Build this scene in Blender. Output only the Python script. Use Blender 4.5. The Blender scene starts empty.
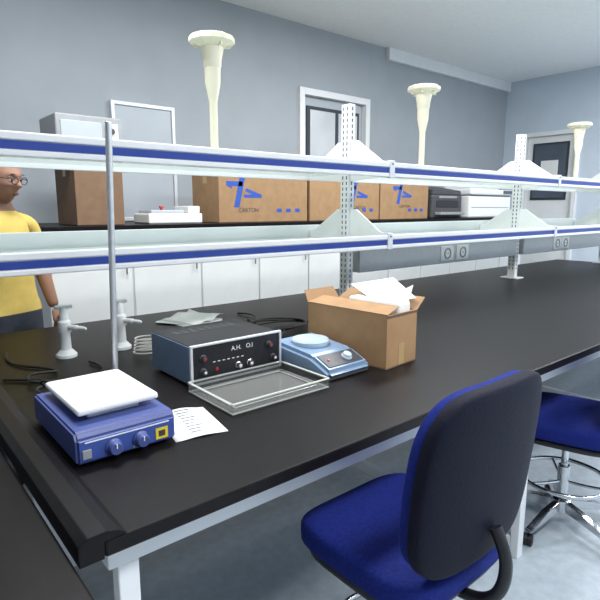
import bpy, bmesh, math, random
from mathutils import Vector, Matrix
random.seed(4)
scene=bpy.context.scene
COL=scene.collection

# ---------------------------------------------------------------- materials
def mat(name,col,rough=.5,metal=0,noise=0,nscale=20,bump=0,spec=.5,emit=None,alpha=1,coat=0):
    m=bpy.data.materials.new(name); m.use_nodes=True
    nt=m.node_tree; b=nt.nodes['Principled BSDF']
    b.inputs['Base Color'].default_value=(*col,1); b.inputs['Roughness'].default_value=rough
    b.inputs['Metallic'].default_value=metal; b.inputs['Specular IOR Level'].default_value=spec
    b.inputs['Coat Weight'].default_value=coat
    if emit: 
        b.inputs['Emission Color'].default_value=(*emit[0],1); b.inputs['Emission Strength'].default_value=emit[1]
    if noise or bump:
        tc=nt.nodes.new('ShaderNodeTexCoord'); n=nt.nodes.new('ShaderNodeTexNoise'); n.inputs['Scale'].default_value=nscale
        n.inputs['Detail'].default_value=4
        nt.links.new(tc.outputs['Object'],n.inputs['Vector'])
        if noise:
            r=nt.nodes.new('ShaderNodeValToRGB')
            r.color_ramp.elements[0].position=.3; r.color_ramp.elements[1].position=.7
            r.color_ramp.elements[0].color=(*[c*(1-noise) for c in col],1)
            r.color_ramp.elements[1].color=(*[min(1,c*(1+noise)) for c in col],1)
            nt.links.new(n.outputs['Fac'],r.inputs['Fac']); nt.links.new(r.outputs['Color'],b.inputs['Base Color'])
        if bump:
            bp=nt.nodes.new('ShaderNodeBump'); bp.inputs['Strength'].default_value=bump; bp.inputs['Distance'].default_value=.01
            nt.links.new(n.outputs['Fac'],bp.inputs['Height']); nt.links.new(bp.outputs['Normal'],b.inputs['Normal'])
    return m
def glassmat(name,col,dens,rough=.05,ior=1.45):
    """thin transparent plastic/glass: facet reflection + a little body colour, no internal reflection"""
    m=bpy.data.materials.new(name); m.use_nodes=True; nt=m.node_tree
    out=nt.nodes['Material Output']; b=nt.nodes['Principled BSDF']
    b.inputs['Base Color'].default_value=(*col,1); b.inputs['Roughness'].default_value=rough
    t=nt.nodes.new('ShaderNodeBsdfTransparent'); t.inputs['Color'].default_value=(*[.82+.18*c for c in col],1)
    mx=nt.nodes.new('ShaderNodeMixShader'); fr=nt.nodes.new('ShaderNodeFresnel'); fr.inputs['IOR'].default_value=ior
    ge=nt.nodes.new('ShaderNodeNewGeometry'); inv=nt.nodes.new('ShaderNodeMath'); inv.operation='SUBTRACT'; inv.inputs[0].default_value=1
    nt.links.new(ge.outputs['Backfacing'],inv.inputs[1])
    mu=nt.nodes.new('ShaderNodeMath'); mu.operation='MULTIPLY'; nt.links.new(fr.outputs[0],mu.inputs[0]); nt.links.new(inv.outputs[0],mu.inputs[1])
    ad=nt.nodes.new('ShaderNodeMath'); ad.operation='ADD'; ad.use_clamp=True; ad.inputs[1].default_value=dens
    nt.links.new(mu.outputs[0],ad.inputs[0]); nt.links.new(ad.outputs[0],mx.inputs[0])
    nt.links.new(t.outputs[0],mx.inputs[1]); nt.links.new(b.outputs[0],mx.inputs[2]); nt.links.new(mx.outputs[0],out.inputs[0])
    return m
M=dict(
 wall=mat('wall_paint_bluegrey',(.35,.38,.41),.8,noise=.04,nscale=3,bump=.05),
 wallr=mat('wall_paint_pale',(.60,.67,.75),.8,noise=.03,nscale=3,bump=.05),
 ceil=mat('ceiling_tile',(.88,.89,.89),.9,noise=.03,nscale=30),
 floor=mat('vinyl_floor',(.42,.48,.53),.45,noise=.10,nscale=25),
 top=mat('epoxy_worktop',(.0065,.0052,.0055),.42,noise=.25,nscale=40,spec=.19),
 white=mat('powder_white',(.78,.79,.80),.4,noise=.02,nscale=8),
 whitep=mat('white_plastic',(.82,.83,.82),.35,noise=.02,nscale=9),
 cream=mat('cream_plastic',(.80,.75,.58),.4,noise=.03,nscale=9),
 alu=mat('aluminium',(.70,.72,.74),.35,metal=.25,noise=.04,nscale=30),
 trunk=mat('trunking_grey',(.50,.52,.54),.4,metal=.1,noise=.04,nscale=30),
 blue=mat('blue_insert',(.010,.040,.28),.35,noise=.03,nscale=20),
 hpblue=mat('hotplate_blue',(.060,.085,.26),.4,noise=.05,nscale=20),
 hpblue2=mat('hotplate_panel_blue',(.05,.09,.33),.35,noise=.03,nscale=20),
 ceramic=mat('ceramic_white',(.85,.85,.83),.25,noise=.02,nscale=12),
 chrome=mat('chrome',(.62,.63,.65),.18,metal=1,noise=.05,nscale=30),
 steel=mat('brushed_steel',(.60,.60,.60),.38,metal=.8,noise=.08,nscale=60),
 black=mat('black_plastic',(.012,.012,.014),.45,noise=.2,nscale=30),
 cable=mat('black_rubber',(.010,.010,.011),.5,noise=.2,nscale=30),
 dgrey=mat('dark_grey_plastic',(.055,.055,.06),.5,noise=.1,nscale=20),
 grey=mat('grey_plastic',(.30,.31,.32),.5,noise=.06,nscale=20),
 bluegrey=mat('bluegrey_enamel',(.14,.20,.30),.4,noise=.06,nscale=20),
 stblue=mat('stirrer_blue',(.20,.29,.42),.35,noise=.04,nscale=20),
 stlight=mat('stirrer_pale_top',(.46,.56,.64),.25,noise=.03,nscale=20),
 card=mat('cardboard',(.33,.20,.10),.8,noise=.1,nscale=14),
 card2=mat('cardboard_light',(.36,.21,.10),.8,noise=.1,nscale=14),
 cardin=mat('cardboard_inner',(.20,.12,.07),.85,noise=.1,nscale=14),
 tape=mat('packing_tape',(.45,.30,.14),.3,noise=.05,nscale=14),
 logo=mat('logo_blue',(.02,.08,.40),.5,noise=.03,nscale=14),
 paper=mat('paper',(.82,.82,.80),.7,noise=.02,nscale=14),
 ink=mat('ink',(.05,.05,.06),.6,noise=.1,nscale=50),
 foam=mat('foam_white',(.78,.78,.74),.8,noise=.04,nscale=30),
 fabric=mat('blue_fabric',(.008,.018,.16),.85,noise=.25,nscale=120,bump=.15,spec=.2),
 shell=mat('navy_black_fabric',(.0045,.0055,.016),.7,noise=.3,nscale=150,bump=.15,spec=.2),
 red=mat('red_plastic',(.5,.02,.02),.4,noise=.05,nscale=20),
 skin=mat('skin',(.30,.155,.10),.55,noise=.06,nscale=15),
 hair=mat('grey_hair',(.06,.05,.045),.8,noise=.3,nscale=60),
 shirt=mat('yellow_cotton',(.66,.48,.12),.8,noise=.07,nscale=18,bump=.1),
 pants=mat('dark_trousers',(.03,.035,.05),.85,noise=.15,nscale=30),
 eyew=mat('eye_white',(.75,.74,.72),.3,noise=.01,nscale=10),
 lip=mat('lip',(.24,.09,.075),.5,noise=.05,nscale=20),
 lightp=mat('lamp_diffuser',(.9,.9,.9),.5,emit=((.97,.985,1),4.5)),
 glow=glassmat('shelf_glass',(.60,.74,.68),.32),
 gup=glassmat('shelf_glass_clear',(.64,.76,.72),.22),
 acr=glassmat('acrylic',(.50,.51,.49),.07,.10),
 acre=glassmat('acrylic_edge',(.62,.64,.60),.50,.12),
 pane=mat('frosted_pane',(.55,.58,.60),.25,noise=.12,nscale=2),
 board=mat('board_pale',(.42,.46,.50),.35,noise=.05,nscale=2),
 panedark=mat('dark_pane',(.08,.10,.13),.12,noise=.2,nscale=3),
 darkroom=mat('dark_frame',(.03,.035,.045),.5,noise=.1,nscale=9),
 tube=glassmat('clear_tubing',(.75,.74,.68),.55,.2),
 yellow=mat('warning_yellow',(.8,.6,.03),.5,noise=.03,nscale=20),
)

# ---------------------------------------------------------------- helpers
def G(name,loc,rz=0):
    e=bpy.data.objects.new(name,None); e.empty_display_size=.1; COL.objects.link(e)
    e.location=loc; e.rotation_euler=(0,0,rz); return e
def mk(name,bm,m,parent=None,smooth=False,loc=(0,0,0),rot=(0,0,0)):
    me=bpy.data.meshes.new(name); bmesh.ops.recalc_face_normals(bm,faces=bm.faces); bm.to_mesh(me); bm.free()
    if m is not None: me.materials.append(m)
    for p in me.polygons: p.use_smooth=smooth
    o=bpy.data.objects.new(name,me); COL.objects.link(o); o.location=loc; o.rotation_euler=rot
    if parent: o.parent=parent
    return o
def box(name,x0,x1,y0,y1,z0,z1,m,parent=None,bev=.003,rot=(0,0,0)):
    bm=bmesh.new(); bmesh.ops.create_cube(bm,size=1)
    bmesh.ops.scale(bm,vec=(abs(x1-x0),abs(y1-y0),abs(z1-z0)),verts=bm.verts)
    if bev: bmesh.ops.bevel(bm,geom=bm.edges[:],offset=min(bev,.45*min(abs(x1-x0),abs(y1-y0),abs(z1-z0))),segments=2,affect='EDGES',profile=.5)
    return mk(name,bm,m,parent,False,((x0+x1)/2,(y0+y1)/2,(z0+z1)/2),rot)
def lathe(name,prof,m,parent=None,loc=(0,0,0),rot=(0,0,0),n=32,smooth=True):
    bm=bmesh.new(); rings=[]
    for r,z in prof:
        rings.append([bm.verts.new((r*math.cos(2*math.pi*i/n),r*math.sin(2*math.pi*i/n),z)) for i in range(n)])
    for a,b in zip(rings,rings[1:]):
        for i in range(n): bm.faces.new((a[i],a[(i+1)%n],b[(i+1)%n],b[i]))
    bm.faces.new(rings[0][::-1]); bm.faces.new(rings[-1])
    o=mk(name,bm,m,parent,smooth,loc,rot)
    if smooth:
        md=o.modifiers.new('es','EDGE_SPLIT'); md.split_angle=math.radians(35)
    return o
def cyl(name,r,z0,z1,m,parent=None,loc=(0,0,0),rot=(0,0,0),n=24):
    b=min(r*.15,.003); return lathe(name,[(r-b,z0),(r,z0+b),(r,z1-b),(r-b,z1)],m,parent,loc,rot,n)
def prism(name,poly,d0,d1,axis,m,parent=None,bev=.002,loc=(0,0,0),rot=(0,0,0),seg=2):
    bm=bmesh.new()
    def P(a,b,d): return {'x':(d,a,b),'y':(a,d,b),'z':(a,b,d)}[axis]
    A=[bm.verts.new(P(a,b,d0)) for a,b in poly]; B=[bm.verts.new(P(a,b,d1)) for a,b in poly]
    n=len(poly)
    for i in range(n): bm.faces.new((A[i],A[(i+1)%n],B[(i+1)%n],B[i]))
    bm.faces.new(A[::-1]); bm.faces.new(B)
    if bev: bmesh.ops.bevel(bm,geom=bm.edges[:],offset=bev,segments=seg,affect='EDGES')
    return mk(name,bm,m,parent,False,loc,rot)
def tube(name,pts,r,m,parent=None,res=8,cyc=False):
    cu=bpy.data.curves.new(name,'CURVE'); cu.dimensions='3D'; cu.bevel_depth=r; cu.bevel_resolution=3; cu.resolution_u=res; cu.use_fill_caps=True
    s=cu.splines.new('NURBS'); s.points.add(len(pts)-1)
    for p,q in zip(s.points,pts): p.co=(*q,1)
    s.order_u=3 if len(pts)<4 else 4; s.use_endpoint_u=True; s.use_cyclic_u=cyc
    cu.materials.append(m)
    o=bpy.data.objects.new(name,cu); COL.objects.link(o)
    bpy.context.view_layer.update()
    dg=bpy.context.evaluated_depsgraph_get(); me=bpy.data.meshes.new_from_object(o.evaluated_get(dg))
    bpy.data.objects.remove(o)
    o=bpy.data.objects.new(name,me); COL.objects.link(o)
    for p in me.polygons: p.use_smooth=True
    if parent: o.parent=parent
    return o
def sup(name,sx,sy,sz,e1,e2,m,parent=None,loc=(0,0,0),rot=(0,0,0),fn=None,nu=40,nv=22):
    bm=bmesh.new()
    sp=lambda v,e: math.copysign(abs(v)**e,v)
    rings=[]
    for j in range(1,nv):
        ph=-math.pi/2+math.pi*j/nv; ring=[]
        for i in range(nu):
            t=2*math.pi*i/nu
            c=Vector((sx*sp(math.cos(ph),e1)*sp(math.cos(t),e2), sy*sp(math.cos(ph),e1)*sp(math.sin(t),e2), sz*sp(math.sin(ph),e1)))
            if fn: c=Vector(fn(c))
            ring.append(bm.verts.new(c))
        rings.append(ring)
    b=Vector((0,0,-sz)); t_=Vector((0,0,sz))
    if fn: b=Vector(fn(b)); t_=Vector(fn(t_))
    vb=bm.verts.new(b); vt=bm.verts.new(t_)
    for a,c in zip(rings,rings[1:]):
        for i in range(nu): bm.faces.new((a[i],a[(i+1)%nu],c[(i+1)%nu],c[i]))
    for i in range(nu):
        bm.faces.new((vb,rings[0][(i+1)%nu],rings[0][i])); bm.faces.new((vt,rings[-1][i],rings[-1][(i+1)%nu]))
    return mk(name,bm,m,parent,True,loc,rot)
def text(name,s,size,m,parent,loc,rot):
    cu=bpy.data.curves.new(name,'FONT'); cu.body=s; cu.size=size; cu.extrude=.0003; cu.align_x='CENTER'; cu.align_y='CENTER'
    cu.materials.append(m); o=bpy.data.objects.new(name,cu); COL.objects.link(o)
    bpy.context.view_layer.update()
    me=bpy.data.meshes.new_from_object(o.evaluated_get(bpy.context.evaluated_depsgraph_get())); bpy.data.objects.remove(o)
    o=bpy.data.objects.new(name,me); COL.objects.link(o); o.parent=parent; o.location=loc; o.rotation_euler=rot
    return o
H90=math.pi/2

# ---------------------------------------------------------------- room
CZ=3.42
XL,XR,YF,YB=-3.0,8.1,-3.0,4.6
box('floor',XL-.1,XR+.1,YF-.1,YB+.1,-.1,0,M['floor'],bev=0)
box('ceiling',XL-.1,XR+.1,YF-.1,YB+.1,CZ,CZ+.1,M['ceil'],bev=0)
D0,D1,DZ=3.83,4.93,2.78
wb=G('wall_back',(0,0,0))
box('wall_back_left',XL,D0,YB,YB+.1,0,CZ,M['wall'],wb,0)
box('wall_back_right',D1,XR,YB,YB+.1,0,CZ,M['wall'],wb,0)
box('wall_back_over_door',D0,D1,YB,YB+.1,DZ,CZ,M['wall'],wb,0)
wr=G('wall_right',(0,0,0)); E0,E1,EZ=3.42,4.28,2.62
box('wall_right_a',XR,XR+.1,YF,E0,0,CZ,M['wallr'],wr,0)
box('wall_right_b',XR,XR+.1,E1,YB,0,CZ,M['wallr'],wr,0)
box('wall_right_c',XR,XR+.1,E0,E1,EZ,CZ,M['wallr'],wr,0)
box('wall_left',XL-.1,XL,YF,YB,0,CZ,M['wall'],bev=0)
box('wall_front',XL,XR,YF-.1,YF,0,CZ,M['wallr'],bev=0)
box('baseboard_back',XL,D0-.08,YB-.015,YB,0,.1,M['dgrey'],bev=.002)
box('baseboard_right',XR-.015,XR,YF,E0-.08,0,.1,M['dgrey'],bev=.002)
box('trim_1',D1+.3,XR,YB-.06,YB,CZ-.14,CZ,M['white'],bev=.004)
d=G('door_1',(D0,YB,0)); w=D1-D0
box('frame_l',0,.07,-.04,.1,0,DZ,M['white'],d); box('frame_r',w-.07,w,-.04,.1,0,DZ,M['white'],d)
box('frame_t',.07,w-.07,-.04,.1,DZ-.07,DZ,M['white'],d)
box('leaf',.075,w-.075,.03,.07,.01,DZ-.075,M['board'],d)
box('glazing_frame',.14,w-.14,.01,.035,.9,DZ-.17,M['darkroom'],d)
box('glass',.18,w-.18,.0,.012,.94,DZ-.21,M['pane'],d)
box('mullion',.56,.60,-.012,.01,.94,DZ-.21,M['darkroom'],d)
box('handle_plate',.1,.14,-.005,.03,1.0,1.2,M['chrome'],d)
cyl('handle',.01,0,.11,M['chrome'],d,(.12,-.03,1.1),(0,H90,0))
cyl('handle_neck',.008,0,.04,M['chrome'],d,(.12,0,1.1),(H90,0,0))
d=G('door_2',(XR,E0,0)); w=E1-E0
box('frame_l',-.04,.1,0,.06,0,EZ,M['whitep'],d); box('frame_r',-.04,.1,w-.06,w,0,EZ,M['whitep'],d)
box('frame_t',-.04,.1,.06,w-.06,EZ-.06,EZ,M['whitep'],d)
box('leaf',.02,.06,.065,w-.065,.01,EZ-.065,M['whitep'],d)
box('window_frame',.005,.022,.16,w-.16,1.62,EZ-.16,M['darkroom'],d)
box('window_pane',-.002,.008,.19,w-.19,1.65,EZ-.19,M['panedark'],d)
box('window_sheet',-.006,.0,.3,w-.3,1.9,2.2,M['paper'],d)
cyl('handle',.01,0,.12,M['chrome'],d,(-.03,.12,1.05),(-H90,0,0))
cyl('handle_neck',.008,0,.05,M['chrome'],d,(-.03,.12,1.05),(0,H90,0))
b=G('wall_notice_board',(0,YB,0))
box('panel',1.80,2.32,-.025,-.002,1.42,2.36,M['board'],b)
for n,a in dict(l=(1.77,1.80,1.39,2.39),r=(2.32,2.35,1.39,2.39),t=(1.80,2.32,2.36,2.39),b=(1.80,2.32,1.39,1.42)).items():
    box('frame_'+n,a[0],a[1],-.04,-.001,a[2],a[3],M['alu'],b)
for i,(x,y) in enumerate([(1.0,-.6),(3.6,-.6),(6.3,-.9),(1.0,2.4),(3.6,2.4),(6.3,1.2)]):
    g=G('ceiling_light',(x,y,CZ))
    box('housing',-.62,.62,-.32,.32,-.05,-.001,M['white'],g); box('diffuser',-.57,.57,-.27,.27,-.056,-.048,M['lightp'],g,0)
    l=bpy.data.lights.new('panel_light','AREA'); l.shape='RECTANGLE'; l.size=1.1; l.size_y=.5; l.energy=73; l.color=(.98,.99,1)
    lo=bpy.data.objects.new('panel_light',l); COL.objects.link(lo); lo.parent=g; lo.location=(0,0,-.07)

# ---------------------------------------------------------------- island bench
TZ=.88
bench=G('lab_island_bench',(0,0,0))
BX0,BX1,BY0,BY1=.30,6.6,.93,2.95
box('worktop',BX0,BX1,BY0,BY1,TZ-.035,TZ,M['top'],bench,.006)
lp=G('bench_marine_edge',(0,0,0))
prism('raised_lip',[(BX0-.048,TZ-.035),(BX0-.001,TZ-.035),(BX0-.001,TZ+.001),(BX0+.045,TZ+.001),(BX0+.03,TZ+.012),(BX0+.005,TZ+.02),(BX0-.03,TZ+.02),(BX0-.048,TZ+.01)],BY0,BY1,'y',M['top'],lp,.001)
for y in (BY0+.05,BY1-.09):
    box('frame_rail',BX0+.02,BX1-.02,y,y+.04,TZ-.10,TZ-.036,M['white'],bench)
for x in (BX0+.04,2.05,4.1,BX1-.08):
    for y in (BY0+.052,BY1-.088):
        box('leg',x,x+.045,y,y+.036,.0,TZ-.1,M['white'],bench)
    box('foot_rail',x,x+.045,BY0+.09,BY1-.09,.04,.09,M['white'],bench)
    box('cross_rail',x,x+.045,BY0+.09,BY1-.09,TZ-.1,TZ-.04,M['white'],bench)
box('modesty_panel',BX0+.1,BX1-.1,1.99,2.01,.12,TZ-.04,M['white'],bench)
sb=G('side_bench',(0,0,0))
box('worktop',-1.4,.245,.75,2.9,TZ-.06,TZ-.025,M['top'],sb,.006)
box('carcass',-1.38,.20,.80,2.86,.1,TZ-.061,M['white'],sb)
box('plinth',-1.36,.16,.86,2.8,0,.1,M['dgrey'],sb)
for i in range(3):
    x=-1.36+i*.52; box('cupboard_door',x+.01,x+.51,.782,.799,.13,TZ-.09,M['whitep'],sb)
    cyl('pull',.006,0,.12,M['chrome'],sb,(x+.45,.765,.6))
box('levelling_block',-.33,-.17,2.30,2.50,TZ-.0245,TZ-.0005,M['dgrey'],None,.002)

# ---------------------------------------------------------------- reagent shelving
sh=G('reagent_shelf',(0,0,0))
SX0,SX1=-.35,6.55; FY,PY,KY=2.05,2.40,2.75
ZU,ZL=1.712,1.302
for tag,z,gm in (('upper',ZU,M['gup']),('lower',ZL,M['glow'])):
    box(tag+'_glass',SX0,SX1,FY+.012,KY-.012,z-.006,z+.004,gm,sh,0)
    box(tag+'_front_profile',SX0,SX1,FY,FY+.014,z-.036,z+.042,M['alu'],sh)
    box(tag+'_front_top_bead',SX0,SX1,FY-.008,FY+.006,z+.016,z+.044,M['white'],sh,.005)
    box(tag+'_front_blue_insert',SX0,SX1,FY-.004,FY+.004,z-.014,z+.014,M['blue'],sh,.001)
    box(tag+'_front_low_bead',SX0,SX1,FY-.008,FY+.006,z-.038,z-.016,M['white'],sh,.005)
    rz=.085 if tag=='lower' else .03
    box(tag+'_back_profile',SX0,SX1,KY,KY+.014,z-.03,z+rz,M['white'],sh)
    box(tag+'_back_insert',SX0,SX1,KY+.010,KY+.018,z-.01,z+.018,M['blue'],sh,.001)
for x in (-.25,2.40,4.50,6.5):
    box('post',x-.025,x+.025,PY-.035,PY+.035,TZ+.012,2.12,M['white'],sh,.003)
    box('post_foot',x-.06,x+.06,PY-.08,PY+.08,TZ,TZ+.012,M['white'],sh)
    for k in range(34):
        z=.96+k*.034
        for sy in (-.016,.016):
            box('slot',x-.0255,x-.0245,PY+sy-.004,PY+sy+.004,z,z+.02,M['darkroom'],sh,0)
        box('slot',x-.004,x+.004,PY-.0358,PY-.0345,z,z+.02,M['darkroom'],sh,0)
    for z in (ZU,ZL):
        for s,e in ((-1,FY+.012),(1,KY-.002)):
            p0=PY+s*.034
            prism('bracket',[(p0,z-.05),(p0,z+.19),(p0+s*.05,z+.19),(e-s*.06,z+.06),(e,z+.05),(e,z-.02),(e-s*.05,z-.03)],x-.006,x+.006,'x',M['whitep'],sh,.001)
        box('bracket_clip',x-.022,x+.022,FY-.012,FY+.02,z-.042,z+.055,M['alu'],sh,.004)
        cyl('clip_screw',.005,0,.004,M['dgrey'],sh,(x,FY-.012,z+.035),(H90,0,0),12)
box('service_trunking',2.46,4.44,PY-.06,PY+.06,1.09,1.24,M['trunk'],sh,.006)
box('service_trunking_2',4.56,6.45,PY-.06,PY+.06,1.09,1.24,M['trunk'],sh,.006)
for x in (3.40,3.60,5.2,5.37):
    box('socket_plate',x-.08,x+.08,PY-.068,PY-.058,1.11,1.22,M['whitep'],sh,.004)
    lathe('socket_ring',[(.042,0),(.042,.006),(.032,.006),(.032,.001)],M['grey'],sh,(x,PY-.067,1.165),(H90,0,0),24)
    cyl('socket_well',.030,0,.0025,M['whitep'],sh,(x,PY-.067,1.165),(H90,0,0))
    for s in (-.01,.01): cyl('socket_pin_hole',.004,0,.004,M['black'],sh,(x+s,PY-.067,1.165),(H90,0,0),10)

for x in (1.45,3.13,5.62):
    g=G('fume_extraction_nozzle',(x,PY,ZU+.006))
    lathe('flange_foot',[(.045,0),(.045,.008),(.022,.016),(.021,.05)],M['cream'],g)
    lathe('tube',[(.020,.04),(.020,.30),(.026,.33),(.038,.39),(.040,.46)],M['cream'],g)
    lathe('funnel',[(.036,.455),(.044,.47),(.046,.50),(.056,.545),(.056,.556)],M['cream'],g)
    lathe('cap',[(.052,.555),(.088,.568),(.112,.578),(.112,.600),(.10,.606),(.03,.612)],M['cream'],g,n=12,smooth=False)
    for k in range(6):
        a=k*math.pi/3
        box('rib',-.004,.004,.03,.09,0,.022,M['cream'],g,.001).matrix_basis=Matrix.Rotation(a,4,'Z')@Matrix.Translation((0,.06,.565))
for x,y in ((.64,2.30),(.87,2.28)):
    g=G('bench_gas_tap',(x,y,TZ))
    lathe('base_flange',[(.042,0),(.042,.012),(.034,.02),(.026,.03)],M['whitep'],g)
    lathe('column',[(.022,.02),(.020,.10),(.026,.11),(.026,.15),(.018,.16),(.016,.20),(.010,.21)],M['whitep'],g)
    cyl('side_arm',.011,0,.07,M['whitep'],g,(0,0,.13),(H90,0,0.5))
    lathe('hose_nozzle',[(.009,0),(.006,.012),(.009,.014),(.006,.026),(.009,.028),(.005,.045)],M['whitep'],g,(.033,-.061,.13),(H90,0,.5))
    box('handle',-.035,.035,-.009,.009,.205,.222,M['whitep'],g,.005)

# ---------------------------------------------------------------- hotplate stirrer
g=G('hotplate_stirrer',(.352,1.250,TZ),0)
W,Dp,Hh=.258,.38,.088
prism('body',[(0.0,.008),(0.0,.070),(.012,Hh),(Dp-.01,Hh),(Dp,Hh-.012),(Dp,.008)],0,W,'x',M['hpblue'],g,.006)
for fx in (.03,W-.03):
    for fy in (.03,Dp-.03): cyl('foot',.012,0,.01,M['black'],g,(fx,fy,0))
box('front_panel',.006,W-.006,-.003,.003,.014,.068,M['hpblue2'],g,.002)
for fx in (.088,.158):
    lathe('knob',[(.021,0),(.021,.006),(.017,.009),(.016,.024),(.014,.026)],M['hpblue'],g,(fx,-.002,.036),(H90,0,0))
    box('knob_mark',fx-.0012,fx+.0012,-.030,-.027,.038,.050,M['whitep'],g,0)
box('display_strip',.02,W-.02,-.0042,-.0025,.0615,.0645,M['whitep'],g,0)
text('label','HEAT         STIR',.010,M['whitep'],g,(.122,-.004,.0205-.002),(H90,0,0))
box('warning_label',.200,.234,-.0045,-.0025,.020,.050,M['yellow'],g,0)
box('warning_mark',.208,.226,-.0052,-.004,.027,.043,M['ink'],g,0)
box('switch',.012,.034,-.0075,-.002,.022,.046,M['grey'],g,.002)
box('plate_support',.06,W-.06,.09,Dp-.06,Hh-.002,Hh+.02,M['alu'],g,.004)
box('ceramic_plate',.026,W-.016,.06,Dp-.03,Hh+.018,Hh+.036,M['ceramic'],g,.007)
box('rod_socket',W-.035,W+.005,Dp-.012,Dp+.022,.03,.085,M['hpblue'],g,.004)
cyl('support_rod',.010,.035,.875,M['steel'],g,(W-.014,Dp+.010,0),(0,math.radians(1.9),0))
g=G('instruction_leaflet',(.695,1.325,TZ),math.radians(-10))
bm=bmesh.new(); N=8
vs=[[bm.verts.new((-.075+.15*i/N,-.105+.21*j,.002+.010*(math.sin(i/N*math.pi)**2)*(1 if j else .4))) for i in range(N+1)] for j in (0,1)]
for i in range(N): bm.faces.new((vs[0][i],vs[0][i+1],vs[1][i+1],vs[1][i]))
o=mk('sheet',bm,M['paper'],g,True); o.modifiers.new('s','SOLIDIFY').thickness=.0012
for k in range(9):
    yy=.085-.02*k; zz=.0066+.006*(yy+.105)/.21
    box('text_line',-.022,.022-.008*(k%3),yy-.0012,yy+.0012,zz-.001,zz+.0014,M['grey'],g,0)

# ---------------------------------------------------------------- control unit
g=G('electronic_control_unit',(.845,1.59,TZ))
W,Dp,Hh=.385,.31,.150
box('case',0,W,0.004,Dp,.01,Hh,M['black'],g,.003)
box('side_panel_l',-.003,.004,.006,Dp-.002,.012,Hh-.003,M['bluegrey'],g,.001)
box('side_panel_r',W-.004,W+.003,.006,Dp-.002,.012,Hh-.003,M['bluegrey'],g,.001)
for n,a in dict(t=(-.004,W+.004,Hh-.005,Hh+.003),b=(-.004,W+.004,.008,.016)).items():
    box('bezel_'+n,a[0],a[1],-.006,.006,a[2],a[3],M['alu'],g,.002)
box('bezel_l',-.005,.005,-.006,.006,.01,Hh,M['alu'],g,.002); box('bezel_r',W-.005,W+.005,-.006,.006,.01,Hh,M['alu'],g,.002)
box('front_panel',.004,W-.004,-.001,.006,.014,Hh-.004,M['black'],g,0)
text('label_main','A.H.   O.I',.024,M['whitep'],g,(.21,-.0015,.117),(H90,0,0))
for i,(fx,fz) in enumerate([(.045,.103),(.045,.054),(.33,.107),(.35,.054),(.24,.052),(.19,.052)]):
    lathe('knob',[(.013,0),(.013,.004),(.010,.006),(.009,.018)],M['dgrey'] if i<4 else M['chrome'],g,(fx,-.001,fz),(H90,0,0))
    cyl('knob_cap',.005,0,.002,M['red'] if i in(0,2,) else M['whitep'],g,(fx,-.019,fz),(H90,0,0),12)
for k in range(7):
    box('scale_mark',.085+.02*k,.095+.02*k,-.002,-.0005,.080,.083,M['whitep'],g,0)
    box('scale_text',.085+.02*k,.097+.02*k,-.002,-.0005,.026,.030,M['whitep'],g,0)
cyl('indicator',.006,0,.004,M['red'],g,(.10,-.001,.054),(H90,0,0),12)
for fx in (.03,W-.03):
    for fy in (.03,Dp-.03): cyl('foot',.014,0,.012,M['black'],g,(fx,fy,0))
for k in range(8): box('vent',.05+.035*k,.07+.035*k,.2,.26,Hh-.0005,Hh+.0005,M['dgrey'],g,0)

# ---------------------------------------------------------------- acrylic tray
g=G('acrylic_tray',(.82,1.295,TZ))
W,Dp=.40,.275
box('base',0,W,0,Dp,.001,.005,M['acr'],g,0)
for n,a in dict(f=(0,W,0,.006),b=(0,W,Dp-.006,Dp),l=(0,.006,.006,Dp-.006),r=(W-.006,W,.006,Dp-.006)).items():
    box('wall_'+n,*a,.007,.032,M['acr'],g,0)
    box('rim_'+n,a[0]-.004 if n in'l' else a[0],a[1]+.004 if n=='r' else a[1],a[2]-.004 if n=='f' else a[2],a[3]+.004 if n=='b' else a[3],.032,.036,M['acre'],g,.001)
    box('foot_edge_'+n,*a,.001,.004,M['acre'],g,0)
box('ridge',.03,W-.03,.03,.034,.007,.010,M['acre'],g,.001); box('ridge',.03,W-.03,Dp-.034,Dp-.03,.007,.010,M['acre'],g,.001)
box('ridge',.03,.034,.034,Dp-.034,.007,.010,M['acre'],g,.001); box('ridge',W-.034,W-.03,.034,Dp-.034,.007,.010,M['acre'],g,.001)

# ---------------------------------------------------------------- second stirrer
g=G('magnetic_stirrer',(1.256,1.335,TZ),math.radians(1))
W,Dp=.225,.36
def wedge(x0,x1,prof,name,m,bev,seg=2):
    return prism(name,prof,x0,x1,'x',m,g,bev,seg=seg)
wedge(0,W,[(0,.006),(0,.036),(.10,.076),(Dp-.02,.095),(Dp,.075),(Dp,.006)],'body',M['stblue'],.014,4)
wedge(.006,W-.006,[(.004,.002),(.004,.016),(Dp-.004,.016),(Dp-.004,.002)],'base_pan',M['dgrey'],.003)
ang=math.atan2(.040,.10)
box('control_panel',.022,W-.022,.018,.092,.0582-.003,.0582+.003,M['dgrey'],g,.002,(ang,0,0))
lathe('speed_knob',[(.022,0),(.022,.006),(.018,.010),(.016,.018)],M['stlight'],g,(W/2+.03,.052,.058),(ang,0,0))
cyl('power_lamp',.005,0,.006,M['red'],g,(.05,.055,.059),(ang,0,0),12)
lathe('top_plate',[(.072,.080),(.076,.086),(.076,.100),(.071,.105),(.062,.103),(.02,.103)],M['stlight'],g,(W/2,.225,0),n=48)
for fx in (.03,W-.03):
    for fy in (.03,Dp-.03): cyl('foot',.01,0,.006,M['black'],g,(fx,fy,0))

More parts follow.
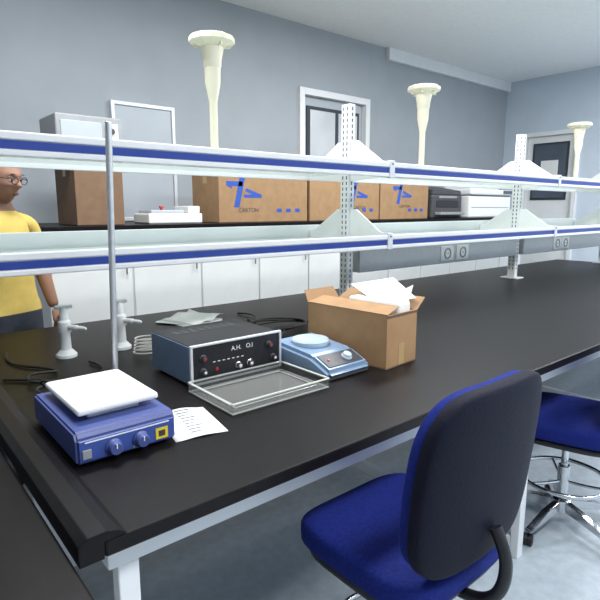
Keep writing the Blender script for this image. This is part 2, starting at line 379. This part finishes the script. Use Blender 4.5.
# ---------------------------------------------------------------- open carton
g=G('open_cardboard_box',(1.525,1.30,TZ),math.radians(5))
W,Dp,Hh,t=.205,.42,.215,.005
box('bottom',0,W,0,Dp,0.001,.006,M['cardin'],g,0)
box('side_front',0,W,0,t,.006,Hh,M['card2'],g,.001); box('side_back',0,W,Dp-t,Dp,.006,Hh,M['card2'],g,.001)
box('side_left',0,t,t,Dp-t,.006,Hh,M['card2'],g,.001); box('side_right',W-t,W,t,Dp-t,.006,Hh,M['card2'],g,.001)
def flap(name,pts,m=M['card2']):
    bm=bmesh.new(); bm.faces.new([bm.verts.new(p) for p in pts]); o=mk(name,bm,m,g); o.modifiers.new('s','SOLIDIFY').thickness=.004; return o
flap('flap_left',[(0,0,Hh),(0,Dp,Hh),(.09,Dp-.01,Hh+.02),(.09,.01,Hh+.02)])
flap('flap_right',[(W,0,Hh),(W,Dp,Hh),(W+.07,Dp-.01,Hh+.04),(W+.07,.01,Hh+.04)],M['card'])
flap('flap_back',[(0,Dp,Hh),(W,Dp,Hh),(W-.01,Dp+.03,Hh+.05),(.01,Dp+.03,Hh+.05)])
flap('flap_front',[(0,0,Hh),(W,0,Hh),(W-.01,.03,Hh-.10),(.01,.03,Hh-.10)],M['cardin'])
box('foam_block',.10,W-.015,.02,Dp-.14,.02,Hh+.035,M['foam'],g,.012)
def sheet(pts):
    bm=bmesh.new(); bm.faces.new([bm.verts.new(p) for p in pts]); o=mk('paper_sheet',bm,M['paper'],g); o.modifiers.new('s','SOLIDIFY').thickness=.0015
sheet([(.10,.12,Hh+.02),(W+.02,.02,Hh+.04),(W+.17,.24,Hh+.09),(.18,.33,Hh+.07)])
sheet([(.12,.02,Hh-.02),(W-.02,.04,Hh-.02),(W+.04,.05,Hh+.09),(.14,.05,Hh+.07)])
box('tape',.08,.12,-.0012,0.0005,.006,.09,M['tape'],g,0)

# ---------------------------------------------------------------- small stuff on worktop
g=G('paper_sheets',(1.32,2.42,TZ),.3)
for k in range(5): box('sheet',0,.21,0,.297,.001+.0014*k,.002+.0014*k,M['paper'],g,0,(0,0,.09*k-.1))
bm=bmesh.new(); N=10
vs=[[bm.verts.new((.02+.22*i/N,.02+.26*j/4,.010+.035*abs(math.sin(i*.55+j*.4))*(i/N))) for i in range(N+1)] for j in range(5)]
for j in range(4):
    for i in range(N): bm.faces.new((vs[j][i],vs[j][i+1],vs[j+1][i+1],vs[j+1][i]))
o=mk('curled_sheet',bm,M['paper'],g,True); o.modifiers.new('s','SOLIDIFY').thickness=.0012
def cab(name,loops,r,m=M['cable']):
    g=G(name,(0,0,0))
    for i,p in enumerate(loops): tube('strand_%d'%i,p,r,m,g)
def wander(cx,cy,rx,ry,n,z=TZ+.006,amp=.35):
    return [(cx+rx*math.cos(i*1.15+random.uniform(-amp,amp)),cy+ry*math.sin(i*1.15+random.uniform(-amp,amp)),z+random.uniform(0,.02)+.0035*i/3) for i in range(n)]
cab('power_cable',[wander(1.66,2.14,.19,.14,16)+[(1.50,1.98,TZ+.006),(1.38,1.86,TZ+.02),(1.36,1.72,TZ+.03)],
    [(1.70,2.6,TZ+.006),(1.75,2.45,TZ+.02),(1.6,2.3,TZ+.006),(1.5,2.05,TZ+.006),(1.6,2.3,TZ+.03),(1.65,2.42,TZ+.006)]],.005)
cab('power_cable',[[(.64,1.72,TZ+.03),(.60,1.80,TZ+.007),(.52,1.98,TZ+.007),(.40,1.95,TZ+.02),(.44,2.10,TZ+.02),(.57,2.05,TZ+.007),(.5,2.2,TZ+.007),(.40,2.3,TZ+.007),(.45,2.5,TZ+.007)],
     [(.42,1.69,TZ+.04),(.38,1.85,TZ+.035),(.47,1.92,TZ+.01),(.60,1.88,TZ+.007),(.72,2.0,TZ+.007),(.68,2.14,TZ+.007)],
     [(.46,1.70,TZ+.05),(.42,1.76,TZ+.09),(.40,1.85,TZ+.05),(.5,1.80,TZ+.007),(.56,1.95,TZ+.007),(.36,2.1,TZ+.007)]],.005)
coil=[(0.93+.075*math.cos(i*.7)*(1-.004*i),2.12+.06*math.sin(i*.7),TZ+.006+.0016*i) for i in range(46)]
cab('coiled_tubing',[coil+[(.98,2.05,TZ+.03),(1.0,2.0,TZ+.01),(.88,1.98,TZ+.006)]],.0035,M['tube'])

# ---------------------------------------------------------------- storage counter behind with cartons
SY=3.58
st=G('storage_cabinet',(0,0,0)); SZ=1.385
box('top',.9,6.9,SY-.03,4.45,SZ-.035,SZ,M['top'],st,.004)
box('carcass',.92,6.88,SY,4.43,.1,SZ-.036,M['white'],st)
box('plinth',.94,6.86,SY+.05,4.4,0,.1,M['dgrey'],st)
for i in range(11):
    x=.93+i*.54; box('cupboard_door',x+.008,x+.532,SY-.02,SY-.001,.13,SZ-.06,M['whitep'],st)
    cyl('pull',.006,0,.14,M['chrome'],st,(x+.49,SY-.035,1.05))
def carton(x0,x1,z0,z1,logos,name='shipping_carton',y0=SY+.05,dp=.42,m=M['card']):
    g=G(name,(x0,y0,z0)); W=x1-x0; Hh=z1-z0
    box('body',0,W,0,dp,.001,Hh,m,g,.004)
    box('tape_top',0,W,dp/2-.03,dp/2+.03,Hh-.0008,Hh+.0008,M['tape'],g,0)
    box('tape_end',-.001,.001,dp/2-.03,dp/2+.03,Hh-.09,Hh,M['tape'],g,0)
    for lx,sc in logos:
        P=lambda pts,n: prism(n,[(lx+a*sc,Hh*.60+b*sc) for a,b in pts],-.0015,.0,'y',M['logo'],g,0)
        P([(-.20,.10),(-.02,.10),(-.02,.055),(-.14,.055),(-.14,.03),(-.20,.06)],'logo_a')
        P([(-.05,.14),(.01,.14),(-.06,-.14),(-.12,-.14)],'logo_b')
        P([(.02,.04),(.20,-.02),(.20,-.05),(.0,-.05),(-.01,-.02),(.09,-.02),(.01,.01)],'logo_c')
        text('logo_text','CARTON',.05*sc/.9,M['ink'],g,(lx+.04,-.001,Hh*.58-.16*sc),(H90,0,0))
    for k in range(3 if logos else 0): box('print_mark',W-.34+.1*k,W-.29+.1*k,-.0012,0,.08,.11,M['logo'],g,0)
    return g
carton(2.22,3.13,SZ,1.785,[(.24,.85)])
carton(3.16,4.08,SZ,1.80,[(.60,.75)])
carton(4.10,4.88,SZ,1.82,[(.34,.75)])
carton(1.14,1.46,SZ,1.80,[],m=M['cardin'])
g=G('countertop_oven',(1.05,SY+.06,1.803))
box('body',0,.43,0,.36,.0,.29,M['grey'],g,.01); box('window',.03,.29,-.006,.002,.05,.25,M['board'],g,.004); box('controls',.31,.40,-.004,.002,.05,.25,M['alu'],g,.002)
cyl('knob',.02,0,.015,M['dgrey'],g,(.355,-.003,.20),(H90,0,0)); cyl('knob',.02,0,.015,M['dgrey'],g,(.355,-.003,.12),(H90,0,0))
g=G('white_water_bath',(1.66,SY+.10,SZ))
box('body',0,.44,0,.28,.001,.075,M['whitep'],g,.01)
box('lid',.03,.30,.03,.25,.076,.10,M['board'],g,.006)
lathe('lid_knob',[(.012,.10),(.010,.112),(.02,.12),(.016,.13)],M['red'],g,(.165,.14,0),n=20)
box('control_box',.33,.43,.02,.26,.076,.13,M['whitep'],g,.008)
g=G('office_printer',(4.94,SY+.04,SZ))
box('body',0,.58,0,.42,.0,.26,M['dgrey'],g,.02)
prism('scanner_lid',[(0.01,.26),(.01,.31),(.36,.37),(.40,.35),(.40,.26)],.01,.57,'x',M['dgrey'],g,.01)
box('output_slot',.08,.5,-.004,.01,.12,.20,M['black'],g,.003); box('paper_tray',.06,.52,-.08,.05,.04,.07,M['grey'],g,.005)
box('panel',.12,.46,-.008,.002,.225,.25,M['grey'],g,.002)
g=G('photocopier',(5.64,SY+.02,SZ))
box('body',0,.95,0,.5,.0,.26,M['whitep'],g,.02)
box('scanner_deck',-.01,.96,-.02,.5,.27,.34,M['white'],g,.02)
box('feeder',.15,.85,.1,.48,.34,.42,M['whitep'],g,.03); box('gap',.03,.92,.005,.48,.255,.275,M['dgrey'],g,0)
box('tray_line',.05,.9,-.003,.002,.12,.125,M['dgrey'],g,0); box('display',.72,.92,-.03,-.01,.29,.33,M['panedark'],g,.002)

# ---------------------------------------------------------------- lab chairs
def chair(loc,rz,sz=.60,bw=1.0):
    g=G('lab_chair',loc,rz)
    def sf(c): return (c.x,c.y,c.z-.25*max(0,c.y-.14)**1.3*(1)+.12*(c.x**2))
    sup('seat_cushion',.245,.235,.045,.35,.45,M['fabric'],g,(0,.0,sz-.035),fn=sf)
    sup('seat_pan',.225,.215,.02,.4,.45,M['black'],g,(0,0,sz-.085))
    def bf(c):
        k=c.z/.22
        x=c.x*(1-.12*max(0,k)**2-.06*max(0,-k)**2)
        return (x,c.y+.55*x*x-.10*c.z,c.z)
    sup('backrest_cushion',.245*bw,.026,.230,.42,.40,M['fabric'],g,(0,-.234,sz+.255),fn=bf,nu=48,nv=30)
    sup('backrest_shell',.249*bw,.028,.236,.40,.40,M['shell'],g,(0,-.262,sz+.255),fn=bf,nu=48,nv=30)
    tube('back_bar',[(0,-.02,sz-.11),(0,-.20,sz-.115),(0,-.30,sz-.09),(0,-.325,sz+.02),(0,-.315,sz+.07),(0,-.285,sz+.12)],.016,M['black'],g)
    box('mechanism',-.07,.07,-.10,.08,sz-.14,sz-.10,M['black'],g,.01)
    tube('lever',[(.05,0,sz-.12),(.15,.02,sz-.125),(.22,.03,sz-.12)],.006,M['black'],g)
    cyl('gas_lift_outer',.027,.10,.30,M['chrome'],g); cyl('gas_lift_inner',.016,.28,sz-.12,M['chrome'],g)
    ring=[(.20*math.cos(a*math.pi/8),.20*math.sin(a*math.pi/8),.24) for a in range(16)]
    tube('foot_ring',ring,.010,M['chrome'],g,cyc=True)
    for a in range(3):
        t=a*2*math.pi/3+.4; tube('ring_spoke',[(.02*math.cos(t),.02*math.sin(t),.22),(.1*math.cos(t),.1*math.sin(t),.22),(.2*math.cos(t),.2*math.sin(t),.24)],.007,M['chrome'],g)
    lathe('hub',[(.045,.07),(.048,.075),(.045,.13),(.03,.14)],M['chrome'],g)
    for a in range(5):
        t=a*2*math.pi/5+.3; c,s=math.cos(t),math.sin(t)
        prism('star_leg',[(.03,.075),(.03,.13),(.14,.115),(.29,.075),(.29,.058),(.14,.075)],-.016,.016,'y',M['chrome'],g,.005,rot=(0,0,t))
        lathe('caster_wheel',[(.020,-.022),(.026,-.018),(.026,-.004),(.018,-.003),(.018,.003),(.026,.004),(.026,.018),(.020,.022)],M['black'],g,(.285*c,.285*s,.027),(H90,0,t+.4),20)
        cyl('caster_stem',.008,.03,.075,M['black'],g,(.275*c,.275*s,0),n=10)
    return g
chair((1.12,.88,0),math.radians(0),.615,.99)
chair((2.47,.99,0),math.radians(16),.56)

# ---------------------------------------------------------------- man
def skin_mesh(name,verts,edges,radii,sub=2):
    me=bpy.data.meshes.new(name); me.from_pydata(verts,edges,[]); o=bpy.data.objects.new(name,me); COL.objects.link(o)
    md=o.modifiers.new('Skin','SKIN'); md.use_smooth_shade=True
    for i,r in enumerate(radii):
        sv=me.skin_vertices[0].data[i]; sv.radius=(r,r) if not isinstance(r,tuple) else r; sv.use_root=(i==0)
    s=o.modifiers.new('Sub','SUBSURF'); s.levels=sub; s.render_levels=sub
    bpy.context.view_layer.update()
    m2=bpy.data.meshes.new_from_object(o.evaluated_get(bpy.context.evaluated_depsgraph_get())); bpy.data.objects.remove(o)
    o=bpy.data.objects.new(name,m2); COL.objects.link(o)
    for p in m2.polygons: p.use_smooth=True
    return o
man=G('standing_man',(.615,3.22,0),math.radians(25))
man.scale=(1.03,1.03,1.0)
V=[(0,0,.93),(0,0,1.05),(0,0,1.20),(0,.01,1.34),(0,.015,1.43),(0,.01,1.49),(0,-.005,1.58),
   (.10,0,.86),(.115,-.01,.50),(.12,.01,.10),(.125,-.10,.045),(.125,-.17,.03),
   (-.10,0,.86),(-.115,-.01,.50),(-.12,.01,.10),(-.125,-.10,.045),(-.125,-.17,.03),
   (.175,.015,1.415),(.235,.02,1.15),(.245,-.05,.92),
   (-.175,.015,1.415),(-.235,.02,1.15),(-.245,-.05,.92)]
E=[(0,1),(1,2),(2,3),(3,4),(4,5),(5,6),(0,7),(7,8),(8,9),(9,10),(10,11),(0,12),(12,13),(13,14),(14,15),(15,16),(4,17),(17,18),(18,19),(4,20),(20,21),(21,22)]
Rr=[(.15,.11),(.155,.11),(.165,.115),(.165,.11),(.10,.075),.055,.052,.095,.062,.045,.042,.035,.095,.062,.045,.042,.035,.062,.045,.030,.062,.045,.030]
body=skin_mesh('body',V,E,Rr); body.parent=man
# crisp garment borders: cut the one continuous surface at hem, sleeve, neck and shoe lines
bm=bmesh.new(); bm.from_mesh(body.data)
for zc in (.10,.94,1.19,1.485):
    bmesh.ops.bisect_plane(bm,geom=bm.verts[:]+bm.edges[:]+bm.faces[:],dist=1e-5,plane_co=(0,0,zc),plane_no=(0,0,1))
bm.to_mesh(body.data); bm.free()
for k in ('skin','shirt','pants','black'): body.data.materials.append(M[k])
for p in body.data.polygons:
    c=p.center; arm=abs(c.x)>.188
    if c.z>1.485: i=0
    elif arm and c.z<1.19: i=0
    elif c.z>.94: i=1
    elif c.z>.10: i=2
    else: i=3
    p.material_index=i; p.use_smooth=True
for s in (1,-1):
    base=Vector((s*.247,-.055,.905))
    def hv(l): return [tuple(base+Vector((s*a,b,c))) for a,b,c in l]
    pv=hv([(0,0,.015),(0,-.010,-.03),(0,-.016,-.075)])
    o=skin_mesh('palm',pv,[(0,1),(1,2)],[(.026,.017),(.034,.015),(.036,.013)],2); o.parent=man; o.data.materials.append(M['skin'])
    for k,(oy,L) in enumerate([(-.030,.072),(-.010,.082),(.010,.076),(.028,.060)]):
        y0=oy-.016
        fv=hv([(0,y0,-.065),(-.004,y0-.002,-.085-L*.25),(-.014,y0-.003,-.085-L*.6),(-.028,y0-.003,-.085-L*.85)])
        o=skin_mesh('finger_%d'%(k+1),fv,[(0,1),(1,2),(2,3)],[.0095,.009,.0085,.007],1); o.parent=man; o.data.materials.append(M['skin'])
    fv=hv([(0,-.025,-.02),(-.006,-.052,-.045),(-.012,-.064,-.075),(-.016,-.066,-.098)])
    o=skin_mesh('thumb',fv,[(0,1),(1,2),(2,3)],[.013,.011,.010,.008],1); o.parent=man; o.data.materials.append(M['skin'])
def hf(c):
    x,y,z=c
    if z<-.02:
        f=1-.28*min(1,(-z-.02)/.10); x*=f; y=y*(.92 if y<0 else f*.85)
    nose=math.exp(-((x/.016)**2))*math.exp(-(((z+.018)/.022)**2)); 
    if y<0:
        y-=.024*nose
        y+=.010*math.exp(-(((abs(x)-.032)/.018)**2))*math.exp(-(((z-.012)/.013)**2))
        y-=.006*math.exp(-(((z-.034)/.012)**2))*math.exp(-((x/.05)**2))
        y-=.006*math.exp(-(((z+.095)/.018)**2))*math.exp(-((x/.025)**2))
        y-=.005*math.exp(-(((z+.058)/.010)**2))*math.exp(-((x/.025)**2))
    return (x,y,z)
head=G('head',(0,-.020,1.650)); head.parent=man; head.rotation_euler=(math.radians(10),0,math.radians(16)); head.scale=(1.08,1.08,1.10)
sup('skull',.076,.098,.122,.95,.95,M['skin'],head,fn=hf,nu=64,nv=48)
for s in (1,-1):
    sup('eyeball',.0125,.0125,.0125,1,1,M['eyew'],head,(s*.031,-.078,.010),nu=16,nv=10)
    sup('iris',.0065,.003,.0065,1,1,M['hair'],head,(s*.031,-.0895,.008),nu=12,nv=8)
    sup('eyelid',.0135,.0132,.0075,1,1,M['skin'],head,(s*.031,-.078,.0185),nu=16,nv=8)
    sup('eyebrow',.017,.005,.003,1,1,M['hair'],head,(s*.032,-.092,.036),nu=12,nv=8)
    sup('ear',.008,.018,.030,.9,.9,M['skin'],head,(s*.077,.008,.0),(0,s*.15,0),nu=16,nv=12)
    ringp=[(s*.032+.024*math.cos(a*math.pi/6),-.106+.002*abs(math.cos(a*math.pi/6)),.008+.018*math.sin(a*math.pi/6)) for a in range(12)]
    tube('spectacle_rim',ringp,.0018,M['black'],head,cyc=True,res=4)
    tube('spectacle_arm',[(s*.056,-.104,.014),(s*.078,-.07,.014),(s*.083,.01,.014)],.0018,M['black'],head,4)
tube('spectacle_bridge',[(-.009,-.107,.012),(0,-.112,.015),(.009,-.107,.012)],.0018,M['black'],head,4)
sup('upper_lip',.020,.005,.0035,1,1,M['lip'],head,(0,-.093,-.053),nu=16,nv=8)
sup('lower_lip',.017,.005,.004,1,1,M['lip'],head,(0,-.092,-.060),nu=16,nv=8)
def hairf(c):
    x,y,z=c
    if y<0: y*=.25
    return (x,y,z)
sup('hair',.0800,.098,.055,.9,.9,M['hair'],head,(0,.010,.018),fn=hairf,nu=48,nv=24)

# ---------------------------------------------------------------- world + camera
w=bpy.data.worlds.new('World'); scene.world=w; w.use_nodes=True
w.node_tree.nodes['Background'].inputs[0].default_value=(.75,.85,1,1); w.node_tree.nodes['Background'].inputs[1].default_value=.4
cam=bpy.data.cameras.new('Camera'); co=bpy.data.objects.new('Camera',cam); COL.objects.link(co)
cam.sensor_width=36; cam.lens=36*530/600; cam.clip_start=.05
co.location=(0,0,1.5)
pitch=math.atan(92/530)
co.rotation_euler=(H90-pitch,0,math.radians(50-90))
scene.camera=co
try:
    scene.view_settings.view_transform='Standard'
except Exception: pass
